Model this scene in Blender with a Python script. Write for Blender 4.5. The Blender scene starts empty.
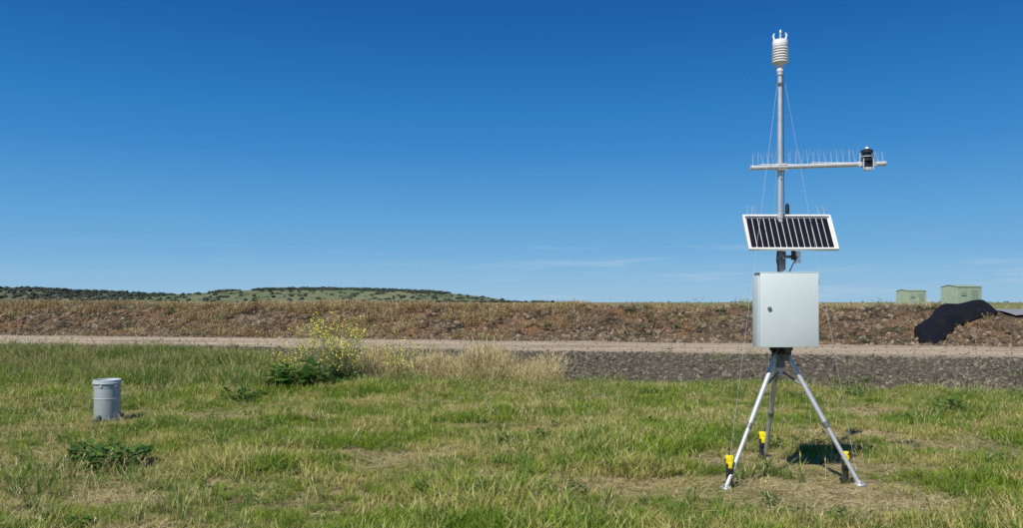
import bpy, math, random
import numpy as np
from mathutils import Vector, Matrix
random.seed(7); rng=np.random.default_rng(11)
scene=bpy.context.scene
R=math.radians

# ------------------------------------------------------------------ noise / terrain
_tab=np.random.default_rng(3).random((256,256))
def vn(x,y):
    x=np.asarray(x,float);y=np.asarray(y,float)
    xi=np.floor(x).astype(int);yi=np.floor(y).astype(int)
    fx=x-xi;fy=y-yi
    fx=fx*fx*(3-2*fx);fy=fy*fy*(3-2*fy)
    a=_tab[xi&255,yi&255];b=_tab[(xi+1)&255,yi&255];c=_tab[xi&255,(yi+1)&255];d=_tab[(xi+1)&255,(yi+1)&255]
    return (a*(1-fx)+b*fx)*(1-fy)+(c*(1-fx)+d*fx)*fy
def fbm(x,y,o=3):
    s=0;a=1;t=0
    for i in range(o):
        s=s+a*vn(x*2**i+17*i,y*2**i+5*i);t+=a;a*=.5
    return s/t
def ss(a,b,x):
    t=np.clip((x-a)/(b-a),0,1);return t*t*(3-2*t)
SL=0.225
def height(x,y):
    x=np.asarray(x,float);y=np.asarray(y,float)
    d=y+SL*x+0.5*(vn(x*.35+40,y*.1+9)-.5)
    near=1-ss(40,90,np.abs(y)+0*x)
    onroad=ss(17.9,18.6,d)*(1-ss(22.6,23.3,d))
    z=0.09*(fbm(x*.45,y*.45,3)-.5)*near*(1-.8*onroad)
    z=z+0.42*ss(15.0,18.2,d)
    gap=ss(13.75,14.2,x-.25*(y-22.5))*(1-ss(60,70,x))
    top=0.945+0.15*(fbm(x*.22+3,y*.02,3)-.5)
    gapramp=.72*ss(23,25.0,d)
    berm=top*ss(23.0,26.6,d)-(top-.64)*ss(27.6,31,d)
    lump=0.40*(fbm(x*1.0+11,y*1.0,3)-.5)*ss(23,24.3,d)*(1-.6*ss(25.6,26.6,d))*(1-ss(28,33,d))
    z=z+(berm+lump)*(1-gap)+gapramp*gap
    z=z-.0030*np.maximum(0,y-45)
    return z

# ------------------------------------------------------------------ material helper
class M:
    def __init__(s,name):
        s.m=bpy.data.materials.new(name);s.m.use_nodes=True
        s.t=s.m.node_tree;s.t.nodes.clear()
        s.out=s.n('ShaderNodeOutputMaterial')
    def n(s,ty,**k):
        nd=s.t.nodes.new(ty)
        for a,b in k.items():
            setattr(nd,a,b)
        return nd
    def l(s,a,b): s.t.links.new(a,b)
    def inp(s,sock,v):
        if isinstance(v,bpy.types.NodeSocket): s.l(v,sock)
        elif isinstance(v,tuple) and len(v)==3 and sock.type=='RGBA': sock.default_value=(*v,1)
        else: sock.default_value=v
    def math(s,op,a,b=0.0,clamp=False):
        nd=s.n('ShaderNodeMath',operation=op,use_clamp=clamp)
        s.inp(nd.inputs[0],a);s.inp(nd.inputs[1],b);return nd.outputs[0]
    def mix(s,f,a,b,blend='MIX'):
        nd=s.n('ShaderNodeMix',data_type='RGBA',blend_type=blend)
        s.inp(nd.inputs[0],f);s.inp(nd.inputs[6],a);s.inp(nd.inputs[7],b);return nd.outputs[2]
    def pos(s): return s.n('ShaderNodeNewGeometry').outputs['Position']
    def noise(s,scale,detail=4,rough=.6,vec=None,stretch=None):
        nd=s.n('ShaderNodeTexNoise');nd.inputs['Scale'].default_value=scale
        nd.inputs['Detail'].default_value=detail;nd.inputs['Roughness'].default_value=rough
        v=vec if vec is not None else s.pos()
        if stretch:
            mp=s.n('ShaderNodeMapping');mp.inputs['Scale'].default_value=stretch
            s.l(v,mp.inputs['Vector']);v=mp.outputs[0]
        s.l(v,nd.inputs['Vector']);return nd.outputs[0]
    def ramp(s,f,a,b):
        nd=s.n('ShaderNodeMapRange',interpolation_type='SMOOTHSTEP')
        s.l(f,nd.inputs[0]);nd.inputs[1].default_value=a;nd.inputs[2].default_value=b
        return nd.outputs[0]
    def attr(s,name,ty='GEOMETRY'):
        nd=s.n('ShaderNodeAttribute',attribute_name=name,attribute_type=ty);return nd.outputs['Fac']
    def bump(s,h,st,dist):
        nd=s.n('ShaderNodeBump');nd.inputs['Strength'].default_value=st;nd.inputs['Distance'].default_value=dist
        s.l(h,nd.inputs['Height']);return nd.outputs[0]
    def bsdf(s,col,rough=.6,metal=0.0,normal=None,spec=.5,translucent=0,tcol=None):
        b=s.n('ShaderNodeBsdfPrincipled');s.inp(b.inputs['Base Color'],col)
        s.inp(b.inputs['Roughness'],rough);s.inp(b.inputs['Metallic'],metal)
        b.inputs['Specular IOR Level'].default_value=spec
        if normal is not None:s.l(normal,b.inputs['Normal'])
        o=b.outputs[0]
        if translucent:
            t=s.n('ShaderNodeBsdfTranslucent');s.inp(t.inputs[0],tcol if tcol is not None else col)
            mx=s.n('ShaderNodeMixShader');mx.inputs[0].default_value=translucent
            s.l(o,mx.inputs[1]);s.l(t.outputs[0],mx.inputs[2]);o=mx.outputs[0]
        s.l(o,s.out.inputs[0]);return s.m

def simple(name,col,rough=.5,metal=0.0,var=.12,scale=8,bump=0,spec=.5):
    m=M(name);f=m.noise(scale,5)
    c=m.mix(m.ramp(f,.3,.7),tuple(c*(1-var) for c in col),tuple(min(1,c*(1+var)) for c in col))
    r=m.math('ADD',m.math('MULTIPLY',m.noise(scale*3,3),.2),rough-.1)
    nr=m.bump(m.noise(scale*12,3),bump,.002) if bump else None
    return m.bsdf(c,r,metal,nr,spec)

# ------------------------------------------------------------------ mesh helpers
def mesh_np(name,verts,faces_flat,counts,mat,smooth=False,attrs=None,link=True):
    me=bpy.data.meshes.new(name)
    me.vertices.add(len(verts));me.vertices.foreach_set('co',np.asarray(verts,np.float32).ravel())
    me.loops.add(len(faces_flat));me.loops.foreach_set('vertex_index',np.asarray(faces_flat,np.int32))
    me.polygons.add(len(counts))
    st=np.concatenate([[0],np.cumsum(counts)[:-1]]).astype(np.int32)
    me.polygons.foreach_set('loop_start',st)
    me.update(calc_edges=True);me.validate()
    if attrs:
        for k,v in attrs.items():
            a=me.attributes.new(k,'FLOAT','POINT');a.data.foreach_set('value',np.asarray(v,np.float32))
    if smooth: me.shade_smooth()
    if mat: me.materials.append(mat)
    ob=bpy.data.objects.new(name,me)
    if link: scene.collection.objects.link(ob)
    return ob
def grid(name,X,Y,Z,mat,smooth=True,attrs=None,mask=None):
    ny,nx=X.shape
    v=np.stack([X,Y,Z],-1).reshape(-1,3)
    i=np.arange(ny*nx).reshape(ny,nx)
    q=np.stack([i[:-1,:-1],i[:-1,1:],i[1:,1:],i[1:,:-1]],-1)
    if mask is not None:q=q[mask]
    q=q.reshape(-1,4)
    return mesh_np(name,v,q.ravel(),np.full(len(q),4),mat,smooth,attrs)

class Part:
    def __init__(s): s.v=[];s.f=[]
    def add(s,v,f):
        o=len(s.v);s.v+= [Vector(p) for p in v];s.f+=[[i+o for i in q] for q in f];return s
    def cyl(s,p0,p1,r0,r1=None,seg=14,caps=True):
        r1=r0 if r1 is None else r1
        p0=Vector(p0);p1=Vector(p1);ax=(p1-p0).normalized()
        u=ax.orthogonal().normalized();w=ax.cross(u)
        v=[];f=[]
        for p,r in((p0,r0),(p1,r1)):
            for k in range(seg):
                a=2*math.pi*k/seg;v.append(p+r*(math.cos(a)*u+math.sin(a)*w))
        for k in range(seg): f.append([k,(k+1)%seg,seg+(k+1)%seg,seg+k])
        if caps: f.append(list(range(seg))[::-1]);f.append(list(range(seg,2*seg)))
        return s.add(v,f)
    def lathe(s,c,prof,seg=32):
        v=[];f=[];c=Vector(c);n=len(prof)
        for r,z in prof:
            for k in range(seg):
                a=2*math.pi*k/seg;v.append(c+Vector((r*math.cos(a),r*math.sin(a),z)))
        for i in range(n-1):
            for k in range(seg):f.append([i*seg+k,i*seg+(k+1)%seg,(i+1)*seg+(k+1)%seg,(i+1)*seg+k])
        f.append(list(range(seg))[::-1]);f.append([(n-1)*seg+k for k in range(seg)])
        return s.add(v,f)
    def box(s,c,size,rot=None,bev=0):
        import bmesh
        bm=bmesh.new();bmesh.ops.create_cube(bm,size=1)
        for v in bm.verts: v.co=Vector((v.co.x*size[0],v.co.y*size[1],v.co.z*size[2]))
        if bev: bmesh.ops.bevel(bm,geom=bm.edges[:],offset=bev,segments=2,affect='EDGES',profile=.5)
        bm.verts.index_update()
        mt=(rot if rot else Matrix.Identity(3))
        v=[mt@v.co+Vector(c) for v in bm.verts];f=[[w.index for w in q.verts] for q in bm.faces]
        bm.free();return s.add(v,f)
    def tube(s,pts,r,seg=6):
        for a,b in zip(pts[:-1],pts[1:]): s.cyl(a,b,r,r,seg)
        return s
    def done(s,name,mat,parent=None,smooth=True):
        me=bpy.data.meshes.new(name)
        off=parent.location if parent else Vector((0,0,0))
        me.from_pydata([tuple(v-off) for v in s.v],[],s.f);me.update()
        if smooth:
            me.shade_smooth();me.set_sharp_from_angle(angle=R(38))
        me.materials.append(mat)
        ob=bpy.data.objects.new(name,me);scene.collection.objects.link(ob)
        if parent: ob.parent=parent
        return ob
def empty(name,loc):
    e=bpy.data.objects.new(name,None);e.location=loc;e.empty_display_size=.2
    scene.collection.objects.link(e);return e

# ------------------------------------------------------------------ instancing
def scatter(name,pts,rot,scl,idx,objs):
    n=len(pts)
    me=bpy.data.meshes.new(name);me.vertices.add(n)
    me.vertices.foreach_set('co',np.asarray(pts,np.float32).ravel())
    a=me.attributes.new('rot','FLOAT_VECTOR','POINT');a.data.foreach_set('vector',np.asarray(rot,np.float32).ravel())
    a=me.attributes.new('scl','FLOAT_VECTOR','POINT');a.data.foreach_set('vector',np.asarray(scl,np.float32).ravel())
    a=me.attributes.new('idx','INT','POINT');a.data.foreach_set('value',np.asarray(idx,np.int32))
    ob=bpy.data.objects.new(name,me);scene.collection.objects.link(ob)
    col=bpy.data.collections.new(name+'_parts')
    for o in objs: col.objects.link(o)
    g=bpy.data.node_groups.new(name+'_scatter','GeometryNodeTree')
    g.interface.new_socket('Geometry',in_out='INPUT',socket_type='NodeSocketGeometry')
    g.interface.new_socket('Geometry',in_out='OUTPUT',socket_type='NodeSocketGeometry')
    N=g.nodes.new;i=N('NodeGroupInput');o=N('NodeGroupOutput')
    ci=N('GeometryNodeCollectionInfo');ci.inputs['Collection'].default_value=col
    ci.inputs['Separate Children'].default_value=True;ci.inputs['Reset Children'].default_value=True
    iop=N('GeometryNodeInstanceOnPoints');iop.inputs['Pick Instance'].default_value=True
    def na(nm,ty):
        a=N('GeometryNodeInputNamedAttribute');a.data_type=ty;a.inputs['Name'].default_value=nm;return a.outputs['Attribute']
    L=g.links.new
    L(i.outputs[0],iop.inputs['Points']);L(ci.outputs[0],iop.inputs['Instance'])
    L(na('idx','INT'),iop.inputs['Instance Index']);L(na('rot','FLOAT_VECTOR'),iop.inputs['Rotation'])
    L(na('scl','FLOAT_VECTOR'),iop.inputs['Scale']);L(iop.outputs[0],o.inputs[0])
    md=ob.modifiers.new('scatter','NODES');md.node_group=g
    return ob

def clump(name,n,h0,h1,w,spread,bend,mat,seg=3,flat=0.0,head=0.0):
    V=[];F=[];C=[];T=[];B=[]
    for k in range(n):
        a=random.random()*6.283;r=spread*math.sqrt(random.random())
        bx,by=r*math.cos(a),r*math.sin(a)
        da=random.random()*6.283;h=random.uniform(h0,h1)
        bd=bend*random.uniform(.2,1.3);lean=random.uniform(0,.35)+flat
        dx,dy=math.cos(da),math.sin(da)
        wa=da+1.57+random.uniform(-.9,.9);wx,wy=math.cos(wa),math.sin(wa)
        ww=w*random.uniform(.7,1.3);rv=random.random();o=len(V)
        for s in range(seg+1):
            t=s/seg;off=h*(lean*t+bd*t*t);z=h*(t-.35*bd*t*t)*max(.12,1-flat)-.01*(s==0)
            px,py=bx+dx*off,by+dy*off
            if s<seg:
                hw=ww*.5*(1-.75*t*t)
                V+=[(px-wx*hw,py-wy*hw,z),(px+wx*hw,py+wy*hw,z)];T+=[t,t];B+=[rv,rv]
            else: V.append((px,py,z));T.append(1);B.append(rv)
        for s in range(seg-1):
            F+=[o+2*s,o+2*s+1,o+2*s+3,o+2*s+2];C.append(4)
        F+=[o+2*seg-2,o+2*seg-1,o+2*seg];C.append(3)
        if head and random.random()<head:
            o=len(V);L=h*.22;hx=ww*1.1
            for (q,e) in((wx,wy),(-wy,wx)):
                o=len(V)
                V+=[(px-dx*L*.4,py-dy*L*.4,z-L*.7),(px+q*hx,py+e*hx,z-L*.2),(px+dx*.02,py+dy*.02,z+L*.5),(px-q*hx,py-e*hx,z-L*.2)]
                T+=[1.6]*4;B+=[rv]*4;F+=[o,o+1,o+2,o+3];C.append(4)
    return mesh_np(name,V,F,C,mat,False,{'t':T,'v':B},link=False)

def leafy(name,n,size,rad,hgt,mat,stem=False):
    V=[];F=[];C=[];T=[];B=[]
    for k in range(n):
        a=random.random()*6.283;r=rad*math.sqrt(random.random())
        z=hgt*random.random()*(1-.5*(r/rad)**2)
        c=Vector((r*math.cos(a),r*math.sin(a),z))
        d=Vector((math.cos(a)+random.uniform(-.7,.7),math.sin(a)+random.uniform(-.7,.7),random.uniform(-.1,.9))).normalized()
        s=size*random.uniform(.5,1.3);w=d.cross(Vector((random.uniform(-.4,.4),random.uniform(-.4,.4),1))).normalized()*s*.3
        up=Vector((0,0,-s*.12));o=len(V)
        pts=[c,c+d*s*.35+w,c+d*s*.75+w*.7+up,c+d*s+up*2,c+d*s*.75-w*.7+up,c+d*s*.35-w]
        V+=[tuple(p) for p in pts];T+=[z/hgt]*6;rv=random.random();B+=[rv]*6
        F+=[o,o+1,o+2,o+3, o,o+3,o+4,o+5];C+=[4,4]
    return mesh_np(name,V,F,C,mat,False,{'t':T,'v':B},link=False)

def rock(name,mat):
    import bmesh
    bm=bmesh.new();bmesh.ops.create_icosphere(bm,subdivisions=1,radius=1)
    s=(random.uniform(.7,1.2),random.uniform(.6,1.1),random.uniform(.45,.8))
    for v in bm.verts:
        k=random.uniform(.72,1.2);v.co=Vector((v.co.x*s[0]*k,v.co.y*s[1]*k,v.co.z*s[2]*k))
    me=bpy.data.meshes.new(name);bm.to_mesh(me);bm.free();me.materials.append(mat)
    return bpy.data.objects.new(name,me)

# ------------------------------------------------------------------ materials
def grass_mat(name,greens,straws,bias,root=(.13,.11,.045),transl=.35,scale=.55):
    m=M(name)
    big=m.noise(scale,5,.7);fine=m.noise(2.7,3)
    v=m.attr('v');t=m.attr('t')
    rnd=m.n('ShaderNodeObjectInfo').outputs['Random']
    g=m.mix(rnd,greens[0],greens[1])
    g=m.mix(m.ramp(fine,.35,.65),g,greens[2])
    st=m.mix(v,straws[0],straws[1])
    f=m.math('ADD',m.math('MULTIPLY',m.ramp(big,.40,.62),1.15),m.math('MULTIPLY',m.math('SUBTRACT',v,.5),.9))
    f=m.math('ADD',f,m.math('MULTIPLY',m.math('SUBTRACT',rnd,.5),.5))
    f=m.math('ADD',f,bias);f=m.ramp(f,.15,.95)
    c=m.mix(f,g,st)
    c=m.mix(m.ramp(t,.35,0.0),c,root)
    c=m.mix(m.ramp(t,1.2,1.5),c,straws[1])
    return m.bsdf(c,.55,0,None,.25,transl)
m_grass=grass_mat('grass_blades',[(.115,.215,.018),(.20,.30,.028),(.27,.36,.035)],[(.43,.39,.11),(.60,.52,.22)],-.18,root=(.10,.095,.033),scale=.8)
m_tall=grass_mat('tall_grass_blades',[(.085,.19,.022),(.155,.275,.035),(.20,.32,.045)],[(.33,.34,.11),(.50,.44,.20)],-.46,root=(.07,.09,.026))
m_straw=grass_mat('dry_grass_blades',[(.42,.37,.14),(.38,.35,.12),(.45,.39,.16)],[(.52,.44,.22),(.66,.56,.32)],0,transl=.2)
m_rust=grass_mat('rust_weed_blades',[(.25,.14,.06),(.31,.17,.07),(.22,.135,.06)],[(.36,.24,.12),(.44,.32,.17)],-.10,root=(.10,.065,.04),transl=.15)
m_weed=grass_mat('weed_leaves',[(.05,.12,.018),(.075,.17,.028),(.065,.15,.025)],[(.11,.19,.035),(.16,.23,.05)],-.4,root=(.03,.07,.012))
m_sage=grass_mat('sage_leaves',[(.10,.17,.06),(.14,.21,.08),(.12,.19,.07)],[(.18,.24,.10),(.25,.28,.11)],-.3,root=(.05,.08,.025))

def rock_mat(name,a,b,c):
    m=M(name);rnd=m.n('ShaderNodeObjectInfo').outputs['Random']
    col=m.mix(m.math('POWER',rnd,2.0),a,b)
    col=m.mix(m.ramp(m.noise(.7,3),.5,.72),col,c)
    col=m.mix(m.math('MULTIPLY',m.noise(60,3),.5),col,tuple(x*.5 for x in a))
    return m.bsdf(col,.85,0,None,.2)
m_rock=rock_mat('crushed_rock',(.075,.068,.052),(.31,.27,.205),(.16,.13,.09))
m_rock2=rock_mat('embankment_rock',(.10,.075,.05),(.42,.33,.235),(.24,.16,.10))

def ground_material():
    m=M('ground_soil_and_turf')
    sep=m.n('ShaderNodeSeparateXYZ');m.l(m.pos(),sep.inputs[0])
    d=m.math('ADD',sep.outputs[1],m.math('MULTIPLY',sep.outputs[0],SL))
    d=m.math('ADD',d,m.math('MULTIPLY',m.math('SUBTRACT',m.noise(.8,4),.5),1.6))
    f=m.noise(.8,5,.7);fi=m.noise(14,5,.7)
    turf=m.mix(m.ramp(f,.36,.60),(.12,.15,.032),(.34,.275,.135))
    turf=m.mix(m.ramp(fi,.4,.62),turf,(.14,.105,.055))
    turf=m.mix(m.ramp(m.noise(60,3,.7),.5,.7),turf,(.44,.37,.21))
    vo=m.n('ShaderNodeTexVoronoi');vo.inputs['Scale'].default_value=22;m.l(m.pos(),vo.inputs['Vector'])
    sp=m.n('ShaderNodeSeparateColor');m.l(vo.outputs['Color'],sp.inputs[0])
    grav=m.mix(sp.outputs[0],(.055,.048,.038),(.14,.115,.085))
    grav=m.mix(m.ramp(m.noise(1.1,4),.5,.7),grav,(.14,.11,.072))
    far=m.mix(m.ramp(m.noise(.03,5),.4,.6),(.13,.15,.055),(.24,.21,.10))
    c=m.mix(m.ramp(d,14.9,15.6),turf,grav)
    c=m.mix(m.ramp(d,30,32),c,far)
    h=m.math('ADD',fi,vo.outputs['Distance'])
    return m.bsdf(c,.95,0,m.bump(h,.8,.03),.1)
def bank_material():
    m=M('embankment_earth')
    vo=m.n('ShaderNodeTexVoronoi');vo.inputs['Scale'].default_value=14;m.l(m.pos(),vo.inputs['Vector'])
    sp=m.n('ShaderNodeSeparateColor');m.l(vo.outputs['Color'],sp.inputs[0])
    c=m.mix(sp.outputs[0],(.075,.055,.038),(.22,.165,.11))
    c=m.mix(m.ramp(m.noise(.5,5,.7),.44,.62),c,(.25,.145,.08))
    c=m.mix(m.ramp(m.noise(1.8,5,.7),.49,.58),c,(.050,.038,.028))
    c=m.mix(m.ramp(m.noise(1.3,5,.75),.56,.66),c,(.33,.27,.155))
    return m.bsdf(c,.95,0,m.bump(m.math('ADD',vo.outputs['Distance'],m.noise(9,5)),1.0,.11),.1)
def road_material():
    m=M('dusty_track_surface')
    base=m.mix(m.ramp(m.noise(1.2,5,.65,stretch=(.25,1,1)),.38,.66),(.42,.345,.24),(.28,.225,.16))
    base=m.mix(m.ramp(m.noise(38,4,.7),.5,.72),base,(.17,.145,.11))
    base=m.mix(m.ramp(m.attr('edge'),.35,1.0),base,(.19,.155,.11))
    base=m.mix(m.math('MULTIPLY',m.ramp(m.attr('rut'),.3,1.0),.6),base,(.49,.405,.285))
    return m.bsdf(base,.95,0,m.bump(m.noise(25,5,.7),.6,.03),.1)

# ------------------------------------------------------------------ ground
def axis(lo,hi,step,far,g=1.25):
    c=list(np.arange(lo,hi+1e-6,step));s=step
    x=hi;up=[]
    while x<far: s*=g;x+=s;up.append(x)
    s=step;x=lo;dn=[]
    while x>-far: s*=g;x-=s;dn.append(x)
    return np.array(dn[::-1]+c+up)
xs=axis(-24,24,.14,4500);ys=axis(3,34,.14,4500)
X,Y=np.meshgrid(xs,ys);D=Y+SL*X
Z=height(X,Y)-.06*ss(22.9,23.3,D)*(1-ss(30.5,31.5,D))-.03*ss(18.1,18.8,D)*(1-ss(22.3,22.9,D))
grid('ground',X,Y,Z,ground_material())
xs2=np.arange(-60,60,.13);ds=np.arange(22.7,31.2,.10)
X2,D2=np.meshgrid(xs2,ds);Y2=D2-SL*X2
e=np.minimum(D2-22.7,31.1-D2)
Z2=height(X2,Y2)+.012-.12*(1-ss(0,.5,e))+.06*(fbm(X2*2.7,Y2*2.7,3)-.5)*ss(0,1,e)
grid('gravel_embankment',X2,Y2,Z2,bank_material())
ds=np.linspace(18.0,23.1,46);xs3=np.arange(-80,80,.2)
X3,D3=np.meshgrid(xs3,ds)
w=.35*(fbm(X3*.6,X3*0+4,3)-.5)
Y3=D3+w-SL*X3
e=np.abs((D3-20.55)/2.55)
rut=np.exp(-((D3-19.6)/.28)**2)+np.exp(-((D3-21.4)/.28)**2)
Z3=height(X3,Y3)+.02-.02*rut-.07*ss(.9,1,e)
grid('dirt_road',X3,Y3,Z3,road_material(),attrs={'edge':np.clip((e-.62)/.36+.5*(fbm(X3*1.5,D3*2)-.5),0,1).ravel(),'rut':rut.ravel()})
m=M('asphalt');am=m.bsdf(m.mix(m.noise(30,4),(.20,.205,.215),(.27,.275,.29)),.8,0,m.bump(m.noise(90,3),.2,.01),.3)
ta=np.linspace(0,1,80);YA,TA=np.meshgrid(np.linspace(22.0,34,60),ta,indexing='ij')
XA=14.0+.25*(YA-22.5)+TA*34
ZA=height(XA,YA)+.085
grid('asphalt_road',XA,YA,ZA,am)

# ------------------------------------------------------------------ grass
def region(n,ymin,ymax,k=.68,pad=1.2):
    y=np.sqrt(rng.random(n)*(ymax**2-ymin**2)+ymin**2)
    x=(rng.random(n)*2-1)*(k*y+pad);return x,y
PATCH=[(-2.0,8.3,1.3,.32),(-1.3,7.9,.7,.25),(.07,7.1,.7,.32),(1.25,6.85,1.0,.38),(1.8,13.2,.9,.45),(2.6,6.3,.9,.35),(-.7,10.2,.8,.25),(3.9,9.5,.7,.3),(-4.2,10.9,.6,.3),(2.1,7.9,.7,.35),(3.6,7.4,.5,.25),(5.2,11.5,.8,.3),(-3.2,6.3,.5,.2)]
def bare(x,y):
    b=np.zeros_like(x)
    for cx,cy,rx,ry in PATCH:
        q=((x-cx)/rx)**2+((y-cy)/ry)**2+1.6*(fbm(x*4,y*4)-.5)
        b=np.maximum(b,1-ss(.5,1.4,q))
    return b
def inst(name,x,y,sc,objs,sink=0,tilt=.12,zs=None):
    n=len(x);z=height(x,y)-sink
    rot=np.stack([rng.normal(0,tilt,n),rng.normal(0,tilt,n),rng.random(n)*6.283],-1)
    s=np.stack([sc,sc,sc*(zs if zs is not None else 1)],-1)
    return scatter(name,np.stack([x,y,z],-1),rot,s,rng.integers(0,len(objs),n),objs)
n=62000
x,y=region(n,5.0,17.5)
d=y+SL*x
keep=(d<15.3+.9*(vn(x*1.3,y*1.3)-.5)+1.6*ss(-2,-6,x))
b=bare(x,y);keep&=rng.random(n)>b*.92
dens=fbm(x*1.3+3,y*1.3,3);keep&=rng.random(n)<.52+1.6*(dens-.32)
keep&=~(((x+5.3)**2+(y-10.5)**2)<.2**2)
x=x[keep];y=y[keep]
lowf=fbm(x*.8+30,y*.8+8,4)
sc=(.34+1.55*np.clip((lowf-.27)*1.8,0,1))*rng.uniform(.65,1.35,len(x))*(.9+.45*ss(9,15,y)*ss(2,-4,x))
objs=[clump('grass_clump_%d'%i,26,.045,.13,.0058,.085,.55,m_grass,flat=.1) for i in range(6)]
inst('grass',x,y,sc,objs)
n=18000;x,y=region(n,5.0,16.5);d=y+SL*x
keep=(d<15.6)&(rng.random(n)<.15+.7*ss(.47,.70,fbm(x*.8+9,y*.9,3))+.8*bare(x,y))
x=x[keep];y=y[keep]
objs=[clump('litter_clump_%d'%i,22,.05,.13,.005,.12,.7,m_straw,flat=.75) for i in range(4)]
inst('dry_grass_litter',x,y,rng.uniform(.6,1.2,len(x)),objs)
n=4800;x,y=region(n,5.2,16.5);d=y+SL*x
keep=(d<15.6)&(rng.random(n)<.12+.85*ss(.44,.67,fbm(x*.5+19,y*.6,3)))
x=x[keep];y=y[keep]
objs=[clump('stalk_clump_%d'%i,9,.12,.26,.004,.09,.45,m_straw,head=.6) for i in range(4)]
inst('dry_grass_stalks',x,y,rng.uniform(.5,1.05,len(x)),objs)
n=5200;x,y=region(n,5.2,15.5);d=y+SL*x
keep=(d<15.2)&(rng.random(n)<.95*ss(.46,.62,fbm(x*.9+44,y*1.0,3)))&(bare(x,y)<.2)
x=x[keep];y=y[keep]
objs=[clump('tuft_clump_%d'%i,22,.1,.22,.006,.07,.6,m_tall,seg=4,head=.05) for i in range(4)]
inst('grass_tufts',x,y,rng.uniform(.45,1.2,len(x)),objs)
# tall green grass along the back
n=19000;x=rng.uniform(-16,11,n);dd=rng.normal(15.2,1.15,n);y=dd-SL*x
pl=ss(-1.0,-4.0,x)*1.0+.13
lim=15.5+1.7*ss(-3,-7,x)
keep=(rng.random(n)<pl*(.15+1.3*fbm(x*.9,y*.9,3)))&(dd<lim)&(dd>12.2)
keep&=~((((x+3.5)/.85)**2+((y-14.1)/.9)**2)<1)
x=x[keep];y=y[keep]
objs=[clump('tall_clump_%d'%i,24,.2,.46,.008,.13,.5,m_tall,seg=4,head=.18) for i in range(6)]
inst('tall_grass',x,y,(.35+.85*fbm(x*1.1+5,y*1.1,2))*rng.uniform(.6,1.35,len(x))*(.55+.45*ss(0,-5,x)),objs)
n=1900;x=rng.uniform(-3.0,.9,n);dd=rng.normal(15.6,.42,n);y=dd-SL*x
k=rng.random(n)<(.15+1.0*vn(x*2.2,y*0+3))*(1-.7*ss(.1,.9,x));x=x[k];y=y[k]
objs=[clump('seed_clump_%d'%i,20,.25,.58,.0065,.12,.4,m_straw,seg=4,head=.6) for i in range(4)]
inst('dry_tall_grass',x,y,rng.uniform(.35,1.15,len(x))*(.45+.95*vn(x*1.8,y*0)),objs)
# broadleaf weeds
wx=[(-3.92,7.6,1.5),(-3.7,7.5,1.3),(-3.8,7.75,1.4),(-4.05,7.7,1.1),(-3.65,7.65,1.0),(0,8.8,.8),(.38,9.1,.8),(-4.3,12.5,1.5),(-4.15,12.7,1.3),(-.2,6.4,.7),(1.75,10.2,.7),(6.1,11.1,1.2),(6.2,11.3,1.1),
(-3.76,14.0,2.0),(-3.95,14.1,2.2),(-3.6,14.15,1.8),(-3.0,14.3,1.6),(-2.8,14.4,1.4),(-3.7,13.9,1.5),(-3.85,14.2,2.6),(-3.8,14.2,3.0),(2.3,13.3,.8),(4.6,12.9,.8),(5.6,13.0,1.0),(2.75,8.5,.8)]
n=300;x,y=region(n,5.3,15);k=(y+SL*x<15.2)&(rng.random(n)<fbm(x*.8+60,y*.8))
x=np.concatenate([[a[0] for a in wx],x[k]]);y=np.concatenate([[a[1] for a in wx],y[k]])
sc=np.concatenate([[a[2]*1.15 for a in wx],rng.uniform(.3,.65,k.sum())])
objs=[leafy('weed_%d'%i,90,.06,.14,.17,m_weed) for i in range(4)]
inst('broadleaf_weeds',x,y,sc,objs,tilt=.1)
n=1000;x=rng.uniform(-14,12,n);dd=rng.uniform(14.6,18.2,n);y=dd-SL*x
k=rng.random(n)<(.95*ss(16.6,14.8,dd)+.10)*ss(.3,.6,fbm(x*.7+90,y*.7))
x=x[k];y=y[k]
objs=[leafy('sage_%d'%i,60,.05,.11,.2,m_sage) for i in range(2)]+[clump('edge_clump_%d'%i,26,.1,.3,.007,.1,.5,m_tall) for i in range(3)]
inst('slope_plants',x,y,rng.uniform(.35,1.2,len(x)),objs)

# ------------------------------------------------------------------ gravel
rocks=[rock('stone_%d'%i,m_rock) for i in range(8)]
n=38000;x=rng.uniform(-17,15,n);dd=rng.uniform(14.9,18.5,n);y=dd-SL*x
k=rng.random(n)<ss(14.9,15.5,dd+.8*(vn(x*1.7,y)-.5))*(1-.75*ss(17.9,18.5,dd))
x=x[k];y=y[k];s=.012+.045*rng.random(len(x))**2.6+.012*rng.random(len(x))
inst('gravel',x,y,s,rocks,sink=-.004,tilt=.8)
rocks=[rock('bank_stone_%d'%i,m_rock2) for i in range(8)]
n=36000;x=rng.uniform(-25,23,n);dd=22.6+rng.random(n)**1.1*5;y=dd-SL*x
k=(rng.random(n)<.25+.75*ss(.35,.6,fbm(x*.9+7,y*.9)))&~((x>13.6)&(dd>24.6));x=x[k];y=y[k];dd=dd[k]
s=.014+.10*rng.random(len(x))**4+.015*rng.random(len(x))
inst('embankment_stones',x,y,s,rocks,sink=-.01,tilt=.8)
n=3500;x=rng.uniform(-20,18,n);dd=rng.uniform(18.2,22.9,n);y=dd-SL*x
inst('road_stones',x,y,.008+.022*rng.random(n)**3,[rock('pebble_%d'%i,m_rock) for i in range(3)],sink=-.02,tilt=.8)
n=28000;x=rng.uniform(-25,22,n);dd=rng.uniform(23.1,27.8,n);y=dd-SL*x
left=ss(4,-3,x)
k=(rng.random(n)<(.16+.84*ss(24.4,26.2,dd))*(.30+.70*left)*(.06+1.9*ss(.42,.58,fbm(x*.8+50,y*1.1,4))))&~((x>13.4)&(dd>24.2))
x=x[k];y=y[k];left=left[k]
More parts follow.
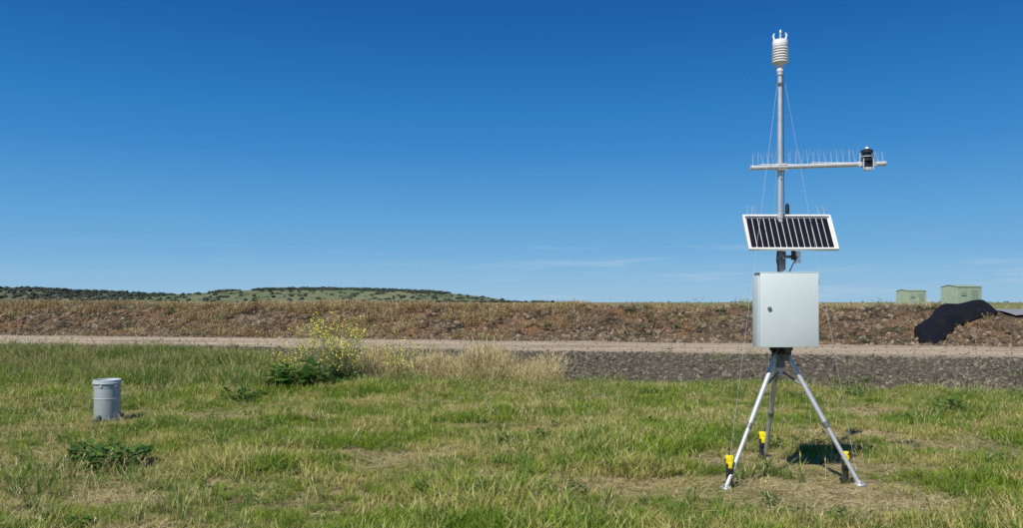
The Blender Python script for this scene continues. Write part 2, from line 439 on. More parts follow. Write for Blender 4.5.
objs=[clump('bank_blade_%d'%i,22,.08,.24,.011,.13,.5,m_rust if i<4 else m_straw,head=.4) for i in range(6)]
inst('embankment_dry_weeds',x,y,rng.uniform(.35,1.1,len(x))*(.75+.25*left),objs)
n=620;x=rng.uniform(-24,22,n);dd=rng.uniform(26.2,27.6,n);y=dd-SL*x
k=(rng.random(n)<.12+.88*ss(4,12,x)*ss(.35,.6,fbm(x*.5,y)))&(x<13.2);x=x[k];y=y[k]
objs=[clump('crest_clump_%d'%i,14,.12,.38,.010,.14,.45,m_tall if i else m_straw,head=.3) for i in range(3)]
inst('crest_grass',x,y,rng.uniform(.35,1.0,len(x)),objs)
n=700;x=rng.uniform(-20,20,n);dd=rng.uniform(23.3,26.5,n);y=dd-SL*x
k=(fbm(x*.5+20,y)>.48)&(x<13.2);x=x[k];y=y[k]
inst('embankment_weeds',x,y,rng.uniform(.4,1.2,len(x)),[leafy('bank_weed_%d'%i,50,.05,.13,.13,m_sage) for i in range(2)])
n=1200;x=rng.uniform(12,40,n);y=rng.uniform(34.5,44,n)
inst('verge_grass',x,y,rng.uniform(.25,.7,n),[clump('verge_clump_%d'%i,14,.15,.42,.012,.2,.45,m_straw if i else m_tall,head=.3) for i in range(2)])

# ------------------------------------------------------------------ wildflower plant
def wildflower(loc,scale=1.0,n=26,hmax=1.35):
    e=empty('yellow_wildflower_plant',loc)
    st=Part();fl=Part();lf=Part()
    for k in range(n):
        a=random.random()*6.283;r=.28*random.random()
        p=Vector(loc)+Vector((r*math.cos(a),r*math.sin(a),0))
        h=random.uniform(.45,1)*hmax*scale;ln=random.uniform(.05,.45)
        pts=[p+Vector((math.cos(a)*ln*h*t*t+random.uniform(-.01,.01),math.sin(a)*ln*h*t*t,h*t)) for t in(0,.3,.6,.85,1)]
        for i in range(4): st.cyl(pts[i],pts[i+1],.0055*(1-i*.2),.0055*(.8-i*.2),4,False)
        tips=[pts[4]]
        for j in range(8):
            t=random.uniform(.3,.95);i=min(3,int(t*4));q=pts[i].lerp(pts[i+1],random.random())
            b=random.random()*6.283;L=random.uniform(.1,.30)
            q2=q+Vector((math.cos(b)*L*.7,math.sin(b)*L*.7,L*.8));st.cyl(q,q2,.0030,.0018,3,False);tips.append(q2)
        for tpt in tips:
            for j in range(random.randint(2,5)):
                c=tpt+Vector((random.gauss(0,.024),random.gauss(0,.024),random.uniform(-.08,.03)));s=random.uniform(.0065,.0115)
                u=Vector((random.uniform(-1,1),random.uniform(-1,1),random.uniform(-.4,.4))).normalized();w=u.orthogonal()
                fl.add([c-u*s,c-w*s,c+u*s,c+w*s],[[0,1,2,3]])
        for j in range(18):
            i=random.choice((0,0,0,1,1,2));q=pts[i].lerp(pts[i+1],random.random());b=random.random()*6.283;s=random.uniform(.05,.14)*(1-.2*i)
            dr=Vector((math.cos(b),math.sin(b),random.uniform(-.2,.6)));w=Vector((-math.sin(b),math.cos(b),0))*s*.2
            lf.add([q,q+dr*s*.5+w,q+dr*s,q+dr*s*.5-w],[[0,1,2,3]])
    st.done('stems',simple('wildflower_stem',(.26,.30,.11),.6),e,False)
    fl.done('flowers',simple('yellow_petals',(.75,.64,.06),.6),e,False)
    lf.done('leaves',simple('wildflower_leaf',(.15,.22,.07),.6),e,False)
    return e
def gz(x,y): return float(height(np.array([x]),np.array([y]))[0])
for (x,y,s,nn) in [(-3.50,14.75,1.0,32),(-3.05,14.9,.80,24),(-3.3,15.2,1.08,12),(-2.15,15.5,.68,12),(-4.1,14.8,.66,12)]:
    wildflower((x,y,gz(x,y)),s,nn)

# ------------------------------------------------------------------ materials: hardware
def galv(name,col=.58,rough=.38,metal=.85):
    m=M(name);c=m.mix(m.ramp(m.noise(18,5,.7),.35,.65),(col*.93,col*.94,col*.95),(col*1.05,col*1.07,col*1.09))
    return m.bsdf(c,m.math('ADD',m.math('MULTIPLY',m.noise(40,3),.15),rough-.05),metal,m.bump(m.noise(160,2),.05,.0006))
m_galv=galv('galvanised_steel',.62,.42,.5);m_alu=galv('anodised_aluminium',.74,.35,.45);m_dk=galv('dark_bracket_steel',.20,.5,.5)  # m_dk: dark steel for brackets, collars, lock and gauge flange
m_white=simple('white_plastic',(.80,.80,.79),.45,var=.03)
m_blk=simple('black_plastic',(.022,.022,.024),.45)
m_yel=simple('yellow_plastic',(.86,.70,.01),.45,var=.05)
m=M('box_powder_coat');c=m.mix(m.ramp(m.noise(2.3,5),.35,.7),(.60,.68,.69),(.64,.72,.73))
st=m.noise(9,5,.7,stretch=(4,4,.5));c=m.mix(m.math('MULTIPLY',m.ramp(st,.55,.8),.2),c,(.44,.45,.41))
m_box=m.bsdf(c,.42,0,m.bump(m.noise(220,2),.08,.0008))
m_boxs=simple('enclosure_door_gap',(.10,.11,.115),.6)  # dark grey for the recessed layer between enclosure body and door
m_cable=simple('black_cable',(.02,.02,.02),.5)

# ------------------------------------------------------------------ weather station
MX,MY=2.42,7.2
S=empty('weather_station',(MX,MY,0))
feet={'l':Vector((1.795,6.70,.0)),'r':Vector((2.965,6.80,.0)),'b':Vector((2.53,7.98,.0))}
for k in feet: feet[k].z=gz(feet[k].x,feet[k].y)
hubz=1.12;HD=.07
p=Part();p.cyl((MX,MY,.92),(MX,MY,2.35),.026,.026,20);p.cyl((MX,MY,2.35),(MX,MY,3.62+HD),.021,.021,20)
p.cyl((MX,MY,2.335),(MX,MY,2.375),.030,.030,20);p.done('mast',m_galv,S)
p=Part()
for z in(1.16,1.02): p.cyl((MX,MY,z-.03),(MX,MY,z+.03),.04,.04,20)
p.cyl((MX,MY,3.53),(MX,MY,3.555),.027,.027,16)
for a in(0,2.1,4.2): p.cyl((MX,MY,3.54),(MX+.045*math.cos(a),MY+.045*math.sin(a),3.55),.005)
p.done('mast_collars',m_dk,S)
legs=Part();hng=Part();shoe=Part();wires=Part()
for k,f in feet.items():
    dr=Vector((f.x-MX,f.y-MY,0)).normalized()
    top=Vector((MX,MY,hubz))+dr*.055
    legs.cyl(top,top.lerp(f,.56),.0225,.0225,16)
    legs.cyl(top.lerp(f,.54),f+(f-top).normalized()*-.01,.0185,.0185,16)
    q=top.lerp(f,.555);ax=(f-top).normalized();hng.cyl(q-ax*.03,q+ax*.02,.027,.027,16)
    side=Vector((-dr.y,dr.x,0))
    for s in(-1,1):
        c=Vector((MX,MY,hubz+.0))+dr*.05+side*.026*s
        rot=Matrix((dr,side,Vector((0,0,1)))).transposed()
        hng.box(c,(.085,.005,.13),rot,.001)
    hng.cyl(top-side*.036,top+side*.036,.006,.006,8)
    q=top.lerp(f,.27);hng.cyl(Vector((MX,MY,.95))+dr*.03,q,.009,.009,8)
    shoe.cyl(f+Vector((0,0,.004)),f+Vector((0,0,.018)),.05,.045,16)
    q=top.lerp(f,.97);shoe.cyl(q,f+Vector((0,0,.015)),.022,.022,12)
    wires.cyl(Vector((MX,MY,3.54))+dr*.045,f-dr*.03+Vector((0,0,.12)),.0012,.0012,5)
legs.done('tripod_legs',m_galv,S);hng.done('hinge_brackets',m_dk,S);shoe.done('tripod_feet',m_galv,S);wires.done('guy_wires',m_alu,S)
blk=Part();yel=Part()
for k,(ox,oy) in {'l':(.045,.05),'r':(-.085,.10),'b':(-.035,-.03)}.items():
    f=feet[k];bx,by=f.x+ox,f.y+oy;z=gz(bx,by)
    blk.box((bx,by,z+.10),(.052,.040,.20),None,.008);blk.box((bx,by,z+.03),(.085,.055,.03),None,.006)
    blk.cyl((bx,by,z-.1),(bx,by,z+.02),.01)
    blk.box((bx,by-.024,z+.15),(.058,.014,.05),None,.004)
    yel.box((bx,by,z+.236),(.062,.050,.072),None,.010);yel.box((bx,by-.030,z+.19),(.032,.012,.05),None,.003)
    blk.cyl((bx-.036,by,z+.232),(bx+.036,by,z+.232),.012)
    dr=Vector((MX-f.x,MY-f.y,0)).normalized()
    blk.tube([(bx,by,z+.2),tuple(f+dr*.05+Vector((0,0,.34)))],.004)
blk.done('anchor_bodies',m_blk,S);yel.done('anchor_heads',m_yel,S)
# enclosure
cx,cz=2.408,1.512;fw,fh=.505,.645;y0,y1=6.945,7.15
p=Part();p.box((cx,(y0+y1)/2+.01,cz),(fw,y1-y0-.02,fh),None,.006);p.done('enclosure_body',m_box,S)
p=Part();p.box((cx,y0-.0015+.004,cz),(fw-.006,.012,fh-.006),None,.001);p.done('door_seal',m_boxs,S)
p=Part();p.box((cx,y0-.014,cz),(fw+.004,.02,fh+.002),None,.005);p.box((cx,y0+.06,cz+fh/2+.004),(fw+.02,.17,.006),None,.002);p.done('enclosure_door',m_box,S)
p=Part();p.cyl((2.235,y0-.034,cz+.012),(2.235,y0-.022,cz+.012),.017,.019,18);p.cyl((2.235,y0-.037,cz+.012),(2.235,y0-.033,cz+.012),.007,.007,8)
p.done('door_lock',m_dk,S)
p=Part()
for z in(cz+.24,cz-.24): p.cyl((cx+fw/2+.006,y0-.005,z-.03),(cx+fw/2+.006,y0-.005,z+.03),.006)
for z in(cz+.2,cz-.22):
    p.box((cx,y1+.012,z),(.3,.022,.035));p.tube([(MX-.035,y1+.02,z),(MX-.035,MY+.035,z),(MX+.035,MY+.035,z),(MX+.035,y1+.02,z)],.005)
p.done('enclosure_mounts',m_alu,S)
p=Part()
for i,xx in enumerate((-.12,-.06,.0,.06)):
    p.cyl((cx+xx,7.05,cz-fh/2-.035),(cx+xx,7.05,cz-fh/2+.002),.012,.014,10)
    p.tube([(cx+xx,7.05,cz-fh/2-.03),(cx+xx*.8,7.07,cz-fh/2-.075),(cx+xx*.3+.01,7.13,cz-fh/2-.06),(MX+.03,7.17,cz-fh/2+.02)],.005)
p.tube([(MX+.028,MY-.02,1.86),(MX+.032,MY-.015,2.05),(MX+.03,MY-.02,2.2),(MX+.026,MY-.02,2.75),(MX+.024,MY-.015,3.2),(MX+.023,MY-.012,3.66)],.003)
p.tube([(MX-.02,MY-.03,1.85),(MX-.05,MY-.06,1.95),(MX-.03,MY-.04,2.1)],.006)
p.tube([(MX+.05,7.12,1.84),(MX+.08,7.08,1.93),(MX+.11,7.08,1.98)],.005)
p.done('cables',m_cable,S)
# solar panel
top=Vector((0,7.21,2.362));bot=Vector((0,7.01,2.040));xl,xr=2.082,2.872
up=(top-bot).normalized();xd=Vector((1,0,0));nrm=xd.cross(up).normalized()
if nrm.y>0:nrm=-nrm
rot=Matrix((xd,up,xd.cross(up))).transposed();L=(top-bot).length;cen=Vector(((xl+xr)/2,(top.y+bot.y)/2,(top.z+bot.z)/2));W=xr-xl
P3=lambda u,v,w:cen+xd*u+up*v+nrm*w
p=Part();p.box(P3(0,0,-.012),(W-.01,L-.01,.010),rot);p.done('panel_backsheet',simple('white_backsheet',(.70,.71,.72),.35,var=.03),S)
p=Part();fr=.016
p.box(P3(0,L/2-fr/2,0),(W,fr,.03),rot,.002);p.box(P3(0,-L/2+fr/2,0),(W,fr,.03),rot,.002)
for s in(-1,1): p.box(P3(s*(W/2-fr/2),0,0),(fr,L-2*fr-.002,.03),rot,.002)
p.done('panel_frame',m_white,S)
p=Part();nc=14;cw=(W-.056)/nc
for r in range(3):
    for c in range(nc):
        rh=(L-.056)/3
        p.box(P3(-W/2+.028+cw*(c+.5),-L/2+.028+rh*(r+.5),-.005),(cw-.0065,rh-.0025,.003),rot)
m=M('solar_cells');mc=m.bsdf(m.mix(m.noise(5,3),(.008,.008,.013),(.014,.014,.022)),.25,0,None,.22)
p.done('solar_cells',mc,S,False)
p=Part();p.box(P3(-.06,0,-.04),(.03,L*.8,.02),rot);p.box(P3(.06,0,-.04),(.03,L*.8,.02),rot)
p.cyl((MX,MY+.0,2.06),(MX,MY,2.26),.034,.034,18);p.tube([P3(-.06,-.1,-.05),(MX-.03,MY,2.08)],.008);p.tube([P3(.06,-.1,-.05),(MX+.03,MY,2.08)],.008)
p.done('panel_bracket',m_dk,S)
p=Part();p.cyl((MX+.075,MY+.03,2.25),(MX+.075,MY+.03,2.475),.011,.009,12);p.cyl((MX+.075,MY+.03,2.30),(MX+.075,MY+.03,2.46),.020,.018,12);p.box((MX+.04,MY+.03,2.27),(.09,.02,.02));p.done('antenna',m_blk,S)
p=Part();p.box((MX,MY-.03,2.01),(.06,.08,.05),None,.004);p.box((MX+.07,MY-.07,1.985),(.11,.04,.025),None,.004);p.box((MX-.0,MY-.035,1.92),(.062,.05,.10),None,.004);p.done('instrument_bracket',m_dk,S)
p=Part();p.cyl((MX+.125,MY-.09,1.965),(MX+.125,MY-.09,2.03),.024,.028,14);p.box((MX+.125,MY-.1,1.94),(.042,.045,.035),None,.004);p.done('small_sensor',m_white,S)
p=Part();p.cyl((MX+.080,MY-.11,1.955),(MX+.080,MY-.11,2.04),.018,.018,12);p.done('small_sensor_housing',m_blk,S)
# cross arm
ay=MY-.045
A0=Vector((2.14,ay,2.782));A1=Vector((3.345,ay,2.822));ad=(A1-A0).normalized()
p=Part();p.cyl(A0,A1,.0205,.0205,18);p.done('cross_arm',m_alu,S)
p=Part();q=A0.lerp(A1,(MX-A0.x)/(A1.x-A0.x));p.box(q+Vector((0,.022,0)),(.07,.05,.075),None,.006)
for z in(-.028,.028): p.cyl(q+Vector((-.04,-.025,z)),q+Vector((.04,-.025,z)),.004);
for s in(-1,1):
    p.cyl(q+Vector((s*.045,0,-.04)),q+Vector((s*.045,0,.04)),.005);p.cyl(q+Vector((s*.035,.02,-.03)),q+Vector((s*.035,.08,-.03)),.004)
p.cyl(A0-ad*.004,A0+ad*.012,.023,.023,18);p.cyl(A1-ad*.012,A1+ad*.004,.023,.023,18)
p.done('cross_arm_clamp',m_galv,S)
p=Part();b=Part()
def spikes(a,c,nn,h):
    for i in range(nn):
        q=a.lerp(c,(i+.5)/nn)
        for s in(-1,1):
            p.cyl(q,q+Vector((random.uniform(-.012,.012),s*.035+random.uniform(-.01,.01),h*random.uniform(.88,1.05))),.0014,.0011,5)
u=Vector((0,0,.02))
b.box((A0+u).lerp(A1+u,.24),(.40,.022,.006));b.box((A0+u).lerp(A1+u,.64),(.45,.022,.006))
spikes(A0+u,A0.lerp(A1,.19)+u,5,.12);spikes(A0.lerp(A1,.27)+u,A0.lerp(A1,.8)+u,12,.125);spikes(A0.lerp(A1,.93)+u,A1+u,2,.10)
spikes(P3(-W/2+.03,L/2,0),P3(-W/2+.14,L/2,0),3,.10);spikes(P3(W/2-.12,L/2,0),P3(W/2-.03,L/2,0),2,.10)
p.done('bird_spikes',m_alu,S);b.done('bird_spike_strips',m_white,S)
q=A0.lerp(A1,.865)
p=Part();p.box(q+Vector((0,0,.0)),(.085,.06,.052),None,.006);p.cyl(q+Vector((0,0,.026)),q+Vector((0,0,.046)),.052,.052,20)
p.done('arm_sensor_mount',m_blk,S)
p=Part();p.lathe(q+Vector((0,0,.046)),[(.03,0),(.046,.012),(.046,.03),(.040,.033),(.040,.05),(.052,.054),(.052,.078),(.022,.088),(.018,.094)],20);p.done('arm_sensor_body',m_blk,S)
p=Part();p.cyl(q+Vector((0,0,.062)),q+Vector((0,0,.069)),.050,.050,20);p.lathe(q+Vector((0,0,.138)),[(.02,0),(.018,.010),(.010,.017),(.002,.02)],16)
p.box(q+Vector((0,-.01,-.045)),(.055,.05,.03),None,.004)
for s in(-1,1):
    p.cyl(q+Vector((s*.044,-.033,-.05)),q+Vector((s*.044,-.033,.045)),.006);p.cyl(q+Vector((s*.062,0,-.02)),q+Vector((s*.062,0,.02)),.025,.025,16)
    p.cyl(q+Vector((s*.062,0,.02)),q+Vector((s*.062,0,.10)),.005)
p.done('arm_sensor_fittings',m_alu,S)
H=Vector((MX,MY,HD-.015))
p=Part();prof=[(.021,3.60),(.03,3.605),(.03,3.66),(.042,3.668),(.042,3.685)]
z=3.685
for i in range(6):
    prof+=[(.045,z),(.070,z-.004),(.073,z+.002),(.066,z+.010),(.044,z+.016)];z+=.0235
prof+=[(.05,z),(.064,z+.002),(.066,z+.012),(.066,z+.048),(.06,z+.058),(.03,z+.064),(.01,z+.066)]
p.lathe(H,prof,36);zt=z+.058
for i in range(3):
    a=i*2.094+.25;bx,by=.055*math.cos(a),.055*math.sin(a)
    p.cyl(H+Vector((bx*.9,by*.9,zt-.02)),H+Vector((bx*1.18,by*1.18,zt+.05)),.009,.008,10)
    p.cyl(H+Vector((bx*1.22,by*1.22,zt+.045)),H+Vector((bx*1.0,by*1.0,zt+.075)),.010,.007,10)
p.done('sensor_head',m_white,S)
p=Part();p.cyl(H+Vector((0,0,3.57)),H+Vector((0,0,3.61)),.028,.028,18);p.done('sensor_head_adapter',m_galv,S)

# ------------------------------------------------------------------ rain gauge
gx,gy=-5.31,10.5;g0=gz(gx,gy)
G=empty('rain_gauge',(gx,gy,g0))
mg=simple('grey_enamel',(.36,.40,.42),.42,var=.05,scale=4)
p=Part();r=.160
p.lathe((gx,gy,g0),[(r*.98,.03),(r,.04),(r,.45),(r+.004,.452),(r+.004,.47),(r,.472),(r,.515)],48);p.done('gauge_body',mg,G)
p=Part();p.lathe((gx,gy,g0),[(r+.0,.500),(r+.018,.502),(r+.018,.512),(r+.012,.516),(r+.010,.548),(r+.004,.552),(r-.006,.548),(r-.010,.53),(r*.5,.50),(.02,.49)],48);p.done('catch_rim',simple('rim_metal',(.52,.55,.56),.38,.2,var=.05),G)
p=Part();p.lathe((gx,gy,g0),[(r+.03,.0),(r+.03,.042),(r+.004,.046),(r,.05)],48)
for i in range(3):
    a=i*2.09+.4;p.box((gx+(r+.02)*math.cos(a),gy+(r+.02)*math.sin(a),g0+.07),(.04,.04,.06),None,.004)
p.box((gx+.17,gy-.03,g0+.06),(.03,.03,.07),None,.003)
p.done('base_flange',m_dk,G)
p=Part();p.lathe((gx,gy,g0),[(r+.002,.30),(r+.0045,.302),(r+.0045,.312),(r+.002,.314)],48)
p.box((gx-.0,gy-r-.006,g0+.475),(.03,.014,.03),None,.002);p.box((gx+r*.9,gy-r*.5,g0+.475),(.025,.025,.03),None,.002);p.done('gauge_latches',m_galv,G)
p=Part();p.box((gx,gy,g0-.03),(.42,.42,.05),None,.01);p.done('concrete_pad',simple('pad_concrete',(.3,.29,.26),.9),G)

# ------------------------------------------------------------------ black tarp on the embankment
poly=[(10.7,.3),(10.8,.95),(11.08,1.55),(11.5,2.05),(12.0,2.55),(12.3,3.15),(12.7,3.4),(13.2,3.45),(13.75,3.65),(13.98,3.4),(13.9,2.9),(13.5,2.5),(12.95,2.2),(12.3,1.75),(11.7,1.05),(11.15,.35),(10.9,.15)]
P=np.array(poly)
for _ in range(2):
    Q=np.roll(P,-1,axis=0);P=np.stack([P*.75+Q*.25,P*.25+Q*.75],1).reshape(-1,2)
def inside(x,d):
    c=np.zeros(x.shape,bool);j=len(P)-1
    for i in range(len(P)):
        xi,di=P[i];xj,dj=P[j]
        q=((di>d)!=(dj>d))&(x<(xj-xi)*(d-di)/(dj-di+1e-9)+xi);c^=q;j=i
    return c
def edged(x,d):
    m=np.full(x.shape,9.)
    for i in range(len(P)):
        a=P[i];b=P[(i+1)%len(P)];ab=b-a
        t=np.clip(((x-a[0])*ab[0]+(d-a[1])*ab[1])/(ab@ab),0,1)
        m=np.minimum(m,np.hypot(x-a[0]-t*ab[0],d-a[1]-t*ab[1]))
    return m
gx_=np.arange(10.2,14.5,.03);gd=np.arange(-.1,4.1,.03);TX,TD=np.meshgrid(gx_,gd)
WX=TX+.06*(fbm(TX*1.6,TD*1.6,2)-.5);WD=TD+.06*(fbm(TX*1.6+30,TD*1.6,2)-.5)
ins=inside(WX,WD);ed=edged(WX,WD)
TY=22.95+TD-SL*TX
hb=height(TX,TY)
for _ in range(60):
    hb[1:-1,1:-1]=np.maximum(hb[1:-1,1:-1]*.2+.2*(hb[:-2,1:-1]+hb[2:,1:-1]+hb[1:-1,:-2]+hb[1:-1,2:]),hb[1:-1,1:-1]-.001)
fold=np.sin((TX*.9-TD*1.0)*7+4*fbm(TX*.8,TD*.8))
TZ=hb+.07+.13*ss(0,.2,ed)+ss(0,.25,ed)*(.17*(fbm((TX+TD)*.9,(TD-TX)*.7+5,2)-.3)+.045*fold+.02*(fbm(TX*4,TD*4)-.5))
TZ=np.where(ins,TZ,height(TX,TY)+.03)
mk=ins[:-1,:-1]&ins[1:,1:]&ins[1:,:-1]&ins[:-1,1:]
m=M('black_shade_cloth');mt=m.bsdf(m.mix(m.noise(5,4),(.006,.006,.006),(.010,.010,.010)),.6,0,m.bump(m.noise(5,3,.5),.3,.03),.2)
tp=grid('black_tarp',TX,TY,TZ,mt,mask=mk)
sd_=tp.modifiers.new('thickness','SOLIDIFY');sd_.thickness=.09;sd_.offset=-1

# ------------------------------------------------------------------ sheds
def shed(x,y,w,dp,h,ridge,col,yaw):
    z=gz(x,y)+.1;e=empty('green_shed',(x,y,z));rm=Matrix.Rotation(yaw,3,'Z')
    T=lambda a,b,c:rm@Vector((a,b,c))+Vector((x,y,z))
    wm=simple('shed_cladding',col,.55,var=.06,scale=1);rf=simple('shed_roofing',tuple(c*.9 for c in col),.5,var=.05,scale=1)
    p=Part()
    def wall(ax,ay,bx,by):
        nn=int(math.hypot(bx-ax,by-ay)/.1);v=[];f=[];nx,ny=(by-ay),-(bx-ax);l=math.hypot(nx,ny);nx/=l;ny/=l
        for i in range(nn+1):
            t=i/nn;o=.025*(i%2);xx=ax+(bx-ax)*t+nx*o;yy=ay+(by-ay)*t+ny*o
            v+=[T(xx,yy,-.3),T(xx,yy,h)]
        for i in range(nn):f.append([2*i,2*i+2,2*i+3,2*i+1])
        p.add(v,f)
    wall(-w/2,-dp/2,w/2,-dp/2);wall(w/2,-dp/2,w/2,dp/2);wall(w/2,dp/2,-w/2,dp/2);wall(-w/2,dp/2,-w/2,-dp/2)
    p.add([T(-w/2,-dp/2,h),T(-w/2,dp/2,h),T(-w/2,0,h+ridge)],[[0,1,2]]);p.add([T(w/2,-dp/2,h),T(w/2,dp/2,h),T(w/2,0,h+ridge)],[[0,1,2]])
    p.done('walls',wm,e,False)
    p=Part();o=.08
    for s in(-1,1):
        a=[T(-w/2-o,s*(dp/2+o),h-.02),T(w/2+o,s*(dp/2+o),h-.02),T(w/2+o,0,h+ridge+.03),T(-w/2-o,0,h+ridge+.03)]
        b=[v+Vector((0,0,.05)) for v in a];p.add(a+b,[[3,2,1,0],[4,5,6,7],[0,1,5,4],[1,2,6,5],[3,0,4,7]])
    p.done('roof',rf,e,False)
    p=Part();p.box(T(w*.2,-dp/2-.06,h*.42),(1.1,.05,h*.8),rm);p.box(T(-w*.25,-dp/2-.06,h*.6),(.9,.05,.5),rm)
    p.done('door_and_window',simple('shed_door',tuple(c*.8 for c in col),.5),e,False)
shed(67.5,120,4.3,3.2,2.6,.25,(.34,.42,.31),.25)
shed(70.0,140,3.6,3,2.3,.2,(.36,.43,.31),.2)

# ------------------------------------------------------------------ hills and distant trees
def hz_at(base,hz,t): return base+(hz+(1.05-base))*np.cos(t*math.pi/2)**1.3
def hill(name,prof,dist,depth,mat,base):
    pp=np.array(prof,float)
    hx=np.linspace(pp[0,0],pp[-1,0],260);hz=np.interp(hx,pp[:,0],pp[:,1])
    k=np.ones(9)/9;hz=np.convolve(np.pad(hz,4,mode='edge'),k,'valid')
    t=np.linspace(-1,1,36);HX,TT=np.meshgrid(hx,t)
    HZ=hz_at(base,hz[None,:],TT)
    HY=dist+TT*depth+0*HX
    HZ=HZ+1.6*(fbm(HX*.02,HY*.02,3)-.5)*np.cos(TT*math.pi/2)
    grid(name,HX,HY,HZ,mat);return lambda x,t:float(hz_at(base,np.interp(x,hx,hz),t))
def hillmat(name,a,b,c):  # hill colours are greyed, distance haze is mixed into them
    m=M(name);f=m.ramp(m.noise(.012,6,.65),.4,.6)
    col=m.mix(f,a,b);col=m.mix(m.ramp(m.noise(.05,4,.7),.52,.62),col,c);return m.bsdf(col,.95,0,None,.1)
hB=hill('green_hill',[(-640,-4),(-500,-1),(-440,1),(-400,4.5),(-350,8.2),(-290,11.8),(-220,13.0),(-150,11.8),(-90,9.4),(-40,4.6),(0,-.5),(40,-3),(90,-4)],900,120,hillmat('hazy_hill_grass',(.115,.145,.075),(.17,.18,.10),(.065,.09,.05)),-3)
hA=hill('wooded_hill',[(-1500,8),(-1200,16),(-900,20.5),(-820,20),(-790,17.5),(-720,14.5),(-640,11),(-560,5),(-480,0),(-380,-4)],1400,150,hillmat('hazy_wooded_hill_ground',(.09,.105,.07),(.14,.135,.085),(.06,.075,.05)),-5)
def blobs(name,pts,mat,r0,r1):
    import bmesh
    V=[];F=[]
    bm=bmesh.new();bmesh.ops.create_icosphere(bm,subdivisions=2,radius=1);bv=[v.co.copy() for v in bm.verts];bm.verts.index_update();bf=[[v.index for v in f.verts] for f in bm.faces];bm.free()
    for (x,y,z) in pts:
        r=random.uniform(r0,r1);o=len(V);sx=random.uniform(.8,1.6)
        for v in bv:
            k=random.uniform(.6,1.25);V.append((x+v.x*r*sx*k,y+v.y*r*k,z+max(v.z*k*.85,-.6)*r+r*.5))
        F+=[[i+o for i in f] for f in bf]
    me=bpy.data.meshes.new(name);me.from_pydata(V,[],F);me.materials.append(mat);ob=bpy.data.objects.new(name,me);scene.collection.objects.link(ob)
m=M('hazy_tree_foliage');mtree=m.bsdf(m.mix(m.ramp(m.noise(.12,4),.4,.65),(.030,.042,.036),(.058,.070,.052)),.9,0,None,.1)  # bluish aerial haze is tinted into the foliage colour
pts=[]
for i in range(1500):
    x=random.uniform(-330,-70);t=random.uniform(-.30,.2)
    if vn(x*.03,3.)<.15: continue
    if t<-.2 and vn(x*.05+9,t*9)<.5: continue
    pts.append((x,900+t*120,hB(x,t)-.4))
for i in range(300):
    x=random.uniform(-450,-10);t=-random.uniform(.2,.85);pts.append((x,900+t*120,hB(x,t)-.6))
blobs('hill_trees',pts,mtree,.9,2.3)
pts=[]
for i in range(1600):
    x=random.uniform(-1450,-500);t=random.uniform(-.75,.3);pts.append((x,1400+t*150,hA(x,t)-.8))
blobs('wooded_hill_trees',pts,mtree,1.8,4.2)
pts=[]
for i in range(160):
    x=random.uniform(-120,40);pts.append((x,random.uniform(760,800),-.8))
for i in range(120):
    x=random.uniform(200,1500);pts.append((x,random.uniform(1500,1600),-2.8))
blobs('horizon_trees',pts,mtree,.8,1.6)

# ------------------------------------------------------------------ light, sky, camera
EL=52
sd=Vector((.58,.82,0)).normalized()*math.cos(R(EL));sd.z=-math.sin(R(EL))
sl=bpy.data.lights.new('sun','SUN');sl.energy=5.0;sl.angle=R(.5);sl.color=(1,.955,.87)
so=bpy.data.objects.new('sun',sl);so.rotation_euler=sd.to_track_quat('-Z','Y').to_euler();so.location=(-5,-5,20);scene.collection.objects.link(so)
w=bpy.data.worlds.new('World');scene.world=w;w.use_nodes=True;t=w.node_tree;t.nodes.clear()
out=t.nodes.new('ShaderNodeOutputWorld');bg=t.nodes.new('ShaderNodeBackground');sky=t.nodes.new('ShaderNodeTexSky')
sky.sky_type='NISHITA';sky.sun_disc=False;sky.sun_elevation=R(EL);sky.sun_rotation=math.atan2(-.58,-.82)%(2*math.pi)
sky.air_density=1.0;sky.dust_density=.3;sky.ozone_density=4.0;sky.altitude=200
tc=t.nodes.new('ShaderNodeTexCoord')
sx=t.nodes.new('ShaderNodeSeparateXYZ');t.links.new(tc.outputs['Generated'],sx.inputs[0])
cr=t.nodes.new('ShaderNodeValToRGB')
stops=[(0.0,(.330,.540,.725)),(.06,(.150,.42,.71)),(.18,(.024,.235,.61)),(.35,(.001,.088,.365)),(1.0,(.010,.060,.22))]
els=cr.color_ramp.elements
els[0].position=0;els[0].color=(*stops[0][1],1);els[1].position=1;els[1].color=(*stops[-1][1],1)
for po,c in stops[1:-1]:
    e_=els.new(po);e_.color=(*c,1)
cr.color_ramp.interpolation='B_SPLINE'
t.links.new(sx.outputs[2],cr.inputs[0])
sc_=t.nodes.new('ShaderNodeVectorMath');sc_.operation='SCALE';sc_.inputs['Scale'].default_value=10.0;t.links.new(cr.outputs[0],sc_.inputs[0])
m0=t.nodes.new('ShaderNodeMix');m0.data_type='RGBA';m0.inputs[0].default_value=.95
t.links.new(sky.outputs[0],m0.inputs[6]);t.links.new(sc_.outputs[0],m0.inputs[7])
mp=t.nodes.new('ShaderNodeMapping');mp.inputs['Scale'].default_value=(3.2,3.2,42);mp.inputs['Location'].default_value=(.3,0,.2)
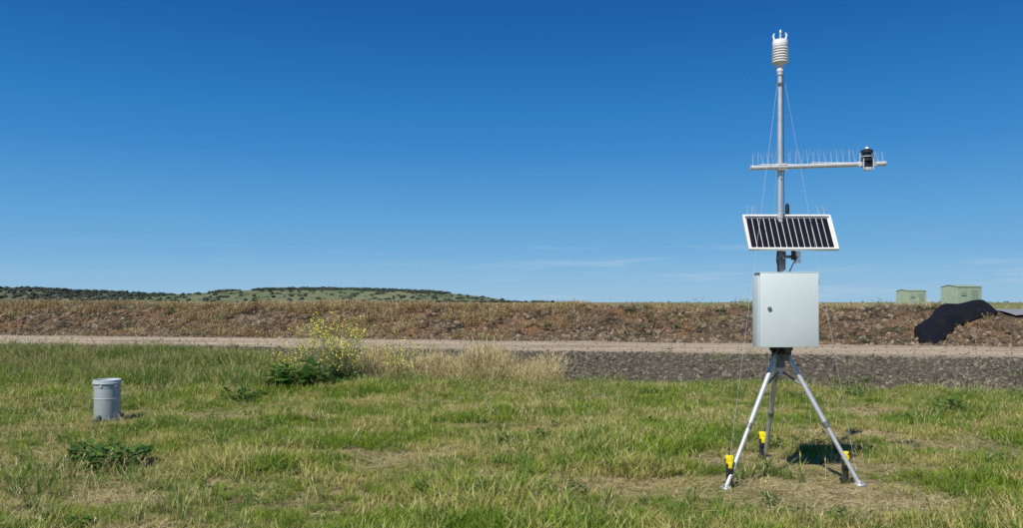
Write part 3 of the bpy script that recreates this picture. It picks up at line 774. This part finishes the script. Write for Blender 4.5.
nz=t.nodes.new('ShaderNodeTexNoise');nz.inputs['Scale'].default_value=1.6;nz.inputs['Detail'].default_value=6;nz.inputs['Roughness'].default_value=.62
t.links.new(tc.outputs['Generated'],mp.inputs[0]);t.links.new(mp.outputs[0],nz.inputs['Vector'])
mr=t.nodes.new('ShaderNodeMapRange');mr.interpolation_type='SMOOTHSTEP';mr.inputs[1].default_value=.49;mr.inputs[2].default_value=.74;mr.inputs[4].default_value=.55
t.links.new(nz.outputs[0],mr.inputs[0])
e1=t.nodes.new('ShaderNodeMapRange');e1.interpolation_type='SMOOTHSTEP';e1.inputs[1].default_value=.08;e1.inputs[2].default_value=.05;t.links.new(sx.outputs[2],e1.inputs[0])
e2=t.nodes.new('ShaderNodeMapRange');e2.interpolation_type='SMOOTHSTEP';e2.inputs[1].default_value=-.15;e2.inputs[2].default_value=.25;e2.inputs[3].default_value=.25;t.links.new(sx.outputs[0],e2.inputs[0])
mu=t.nodes.new('ShaderNodeMath');mu.operation='MULTIPLY';t.links.new(mr.outputs[0],mu.inputs[0]);t.links.new(e1.outputs[0],mu.inputs[1])
mu2=t.nodes.new('ShaderNodeMath');mu2.operation='MULTIPLY';t.links.new(mu.outputs[0],mu2.inputs[0]);t.links.new(e2.outputs[0],mu2.inputs[1])
mx=t.nodes.new('ShaderNodeMix');mx.data_type='RGBA';mx.inputs[7].default_value=(5.2,6.4,7.8,1)
t.links.new(mu2.outputs[0],mx.inputs[0]);t.links.new(m0.outputs[2],mx.inputs[6])
t.links.new(mx.outputs[2],bg.inputs[0]);bg.inputs[1].default_value=.10;t.links.new(bg.outputs[0],out.inputs[0])
scene.view_settings.view_transform='Standard';scene.view_settings.look='None';scene.view_settings.exposure=0
cd=bpy.data.cameras.new('camera');cd.sensor_width=36;cd.lens=800/1024*36;cd.shift_y=36/1024;cd.clip_start=.05;cd.clip_end=9000
co=bpy.data.objects.new('camera',cd);co.location=(0,0,1.6);co.rotation_euler=(R(90),0,0);scene.collection.objects.link(co);scene.camera=co
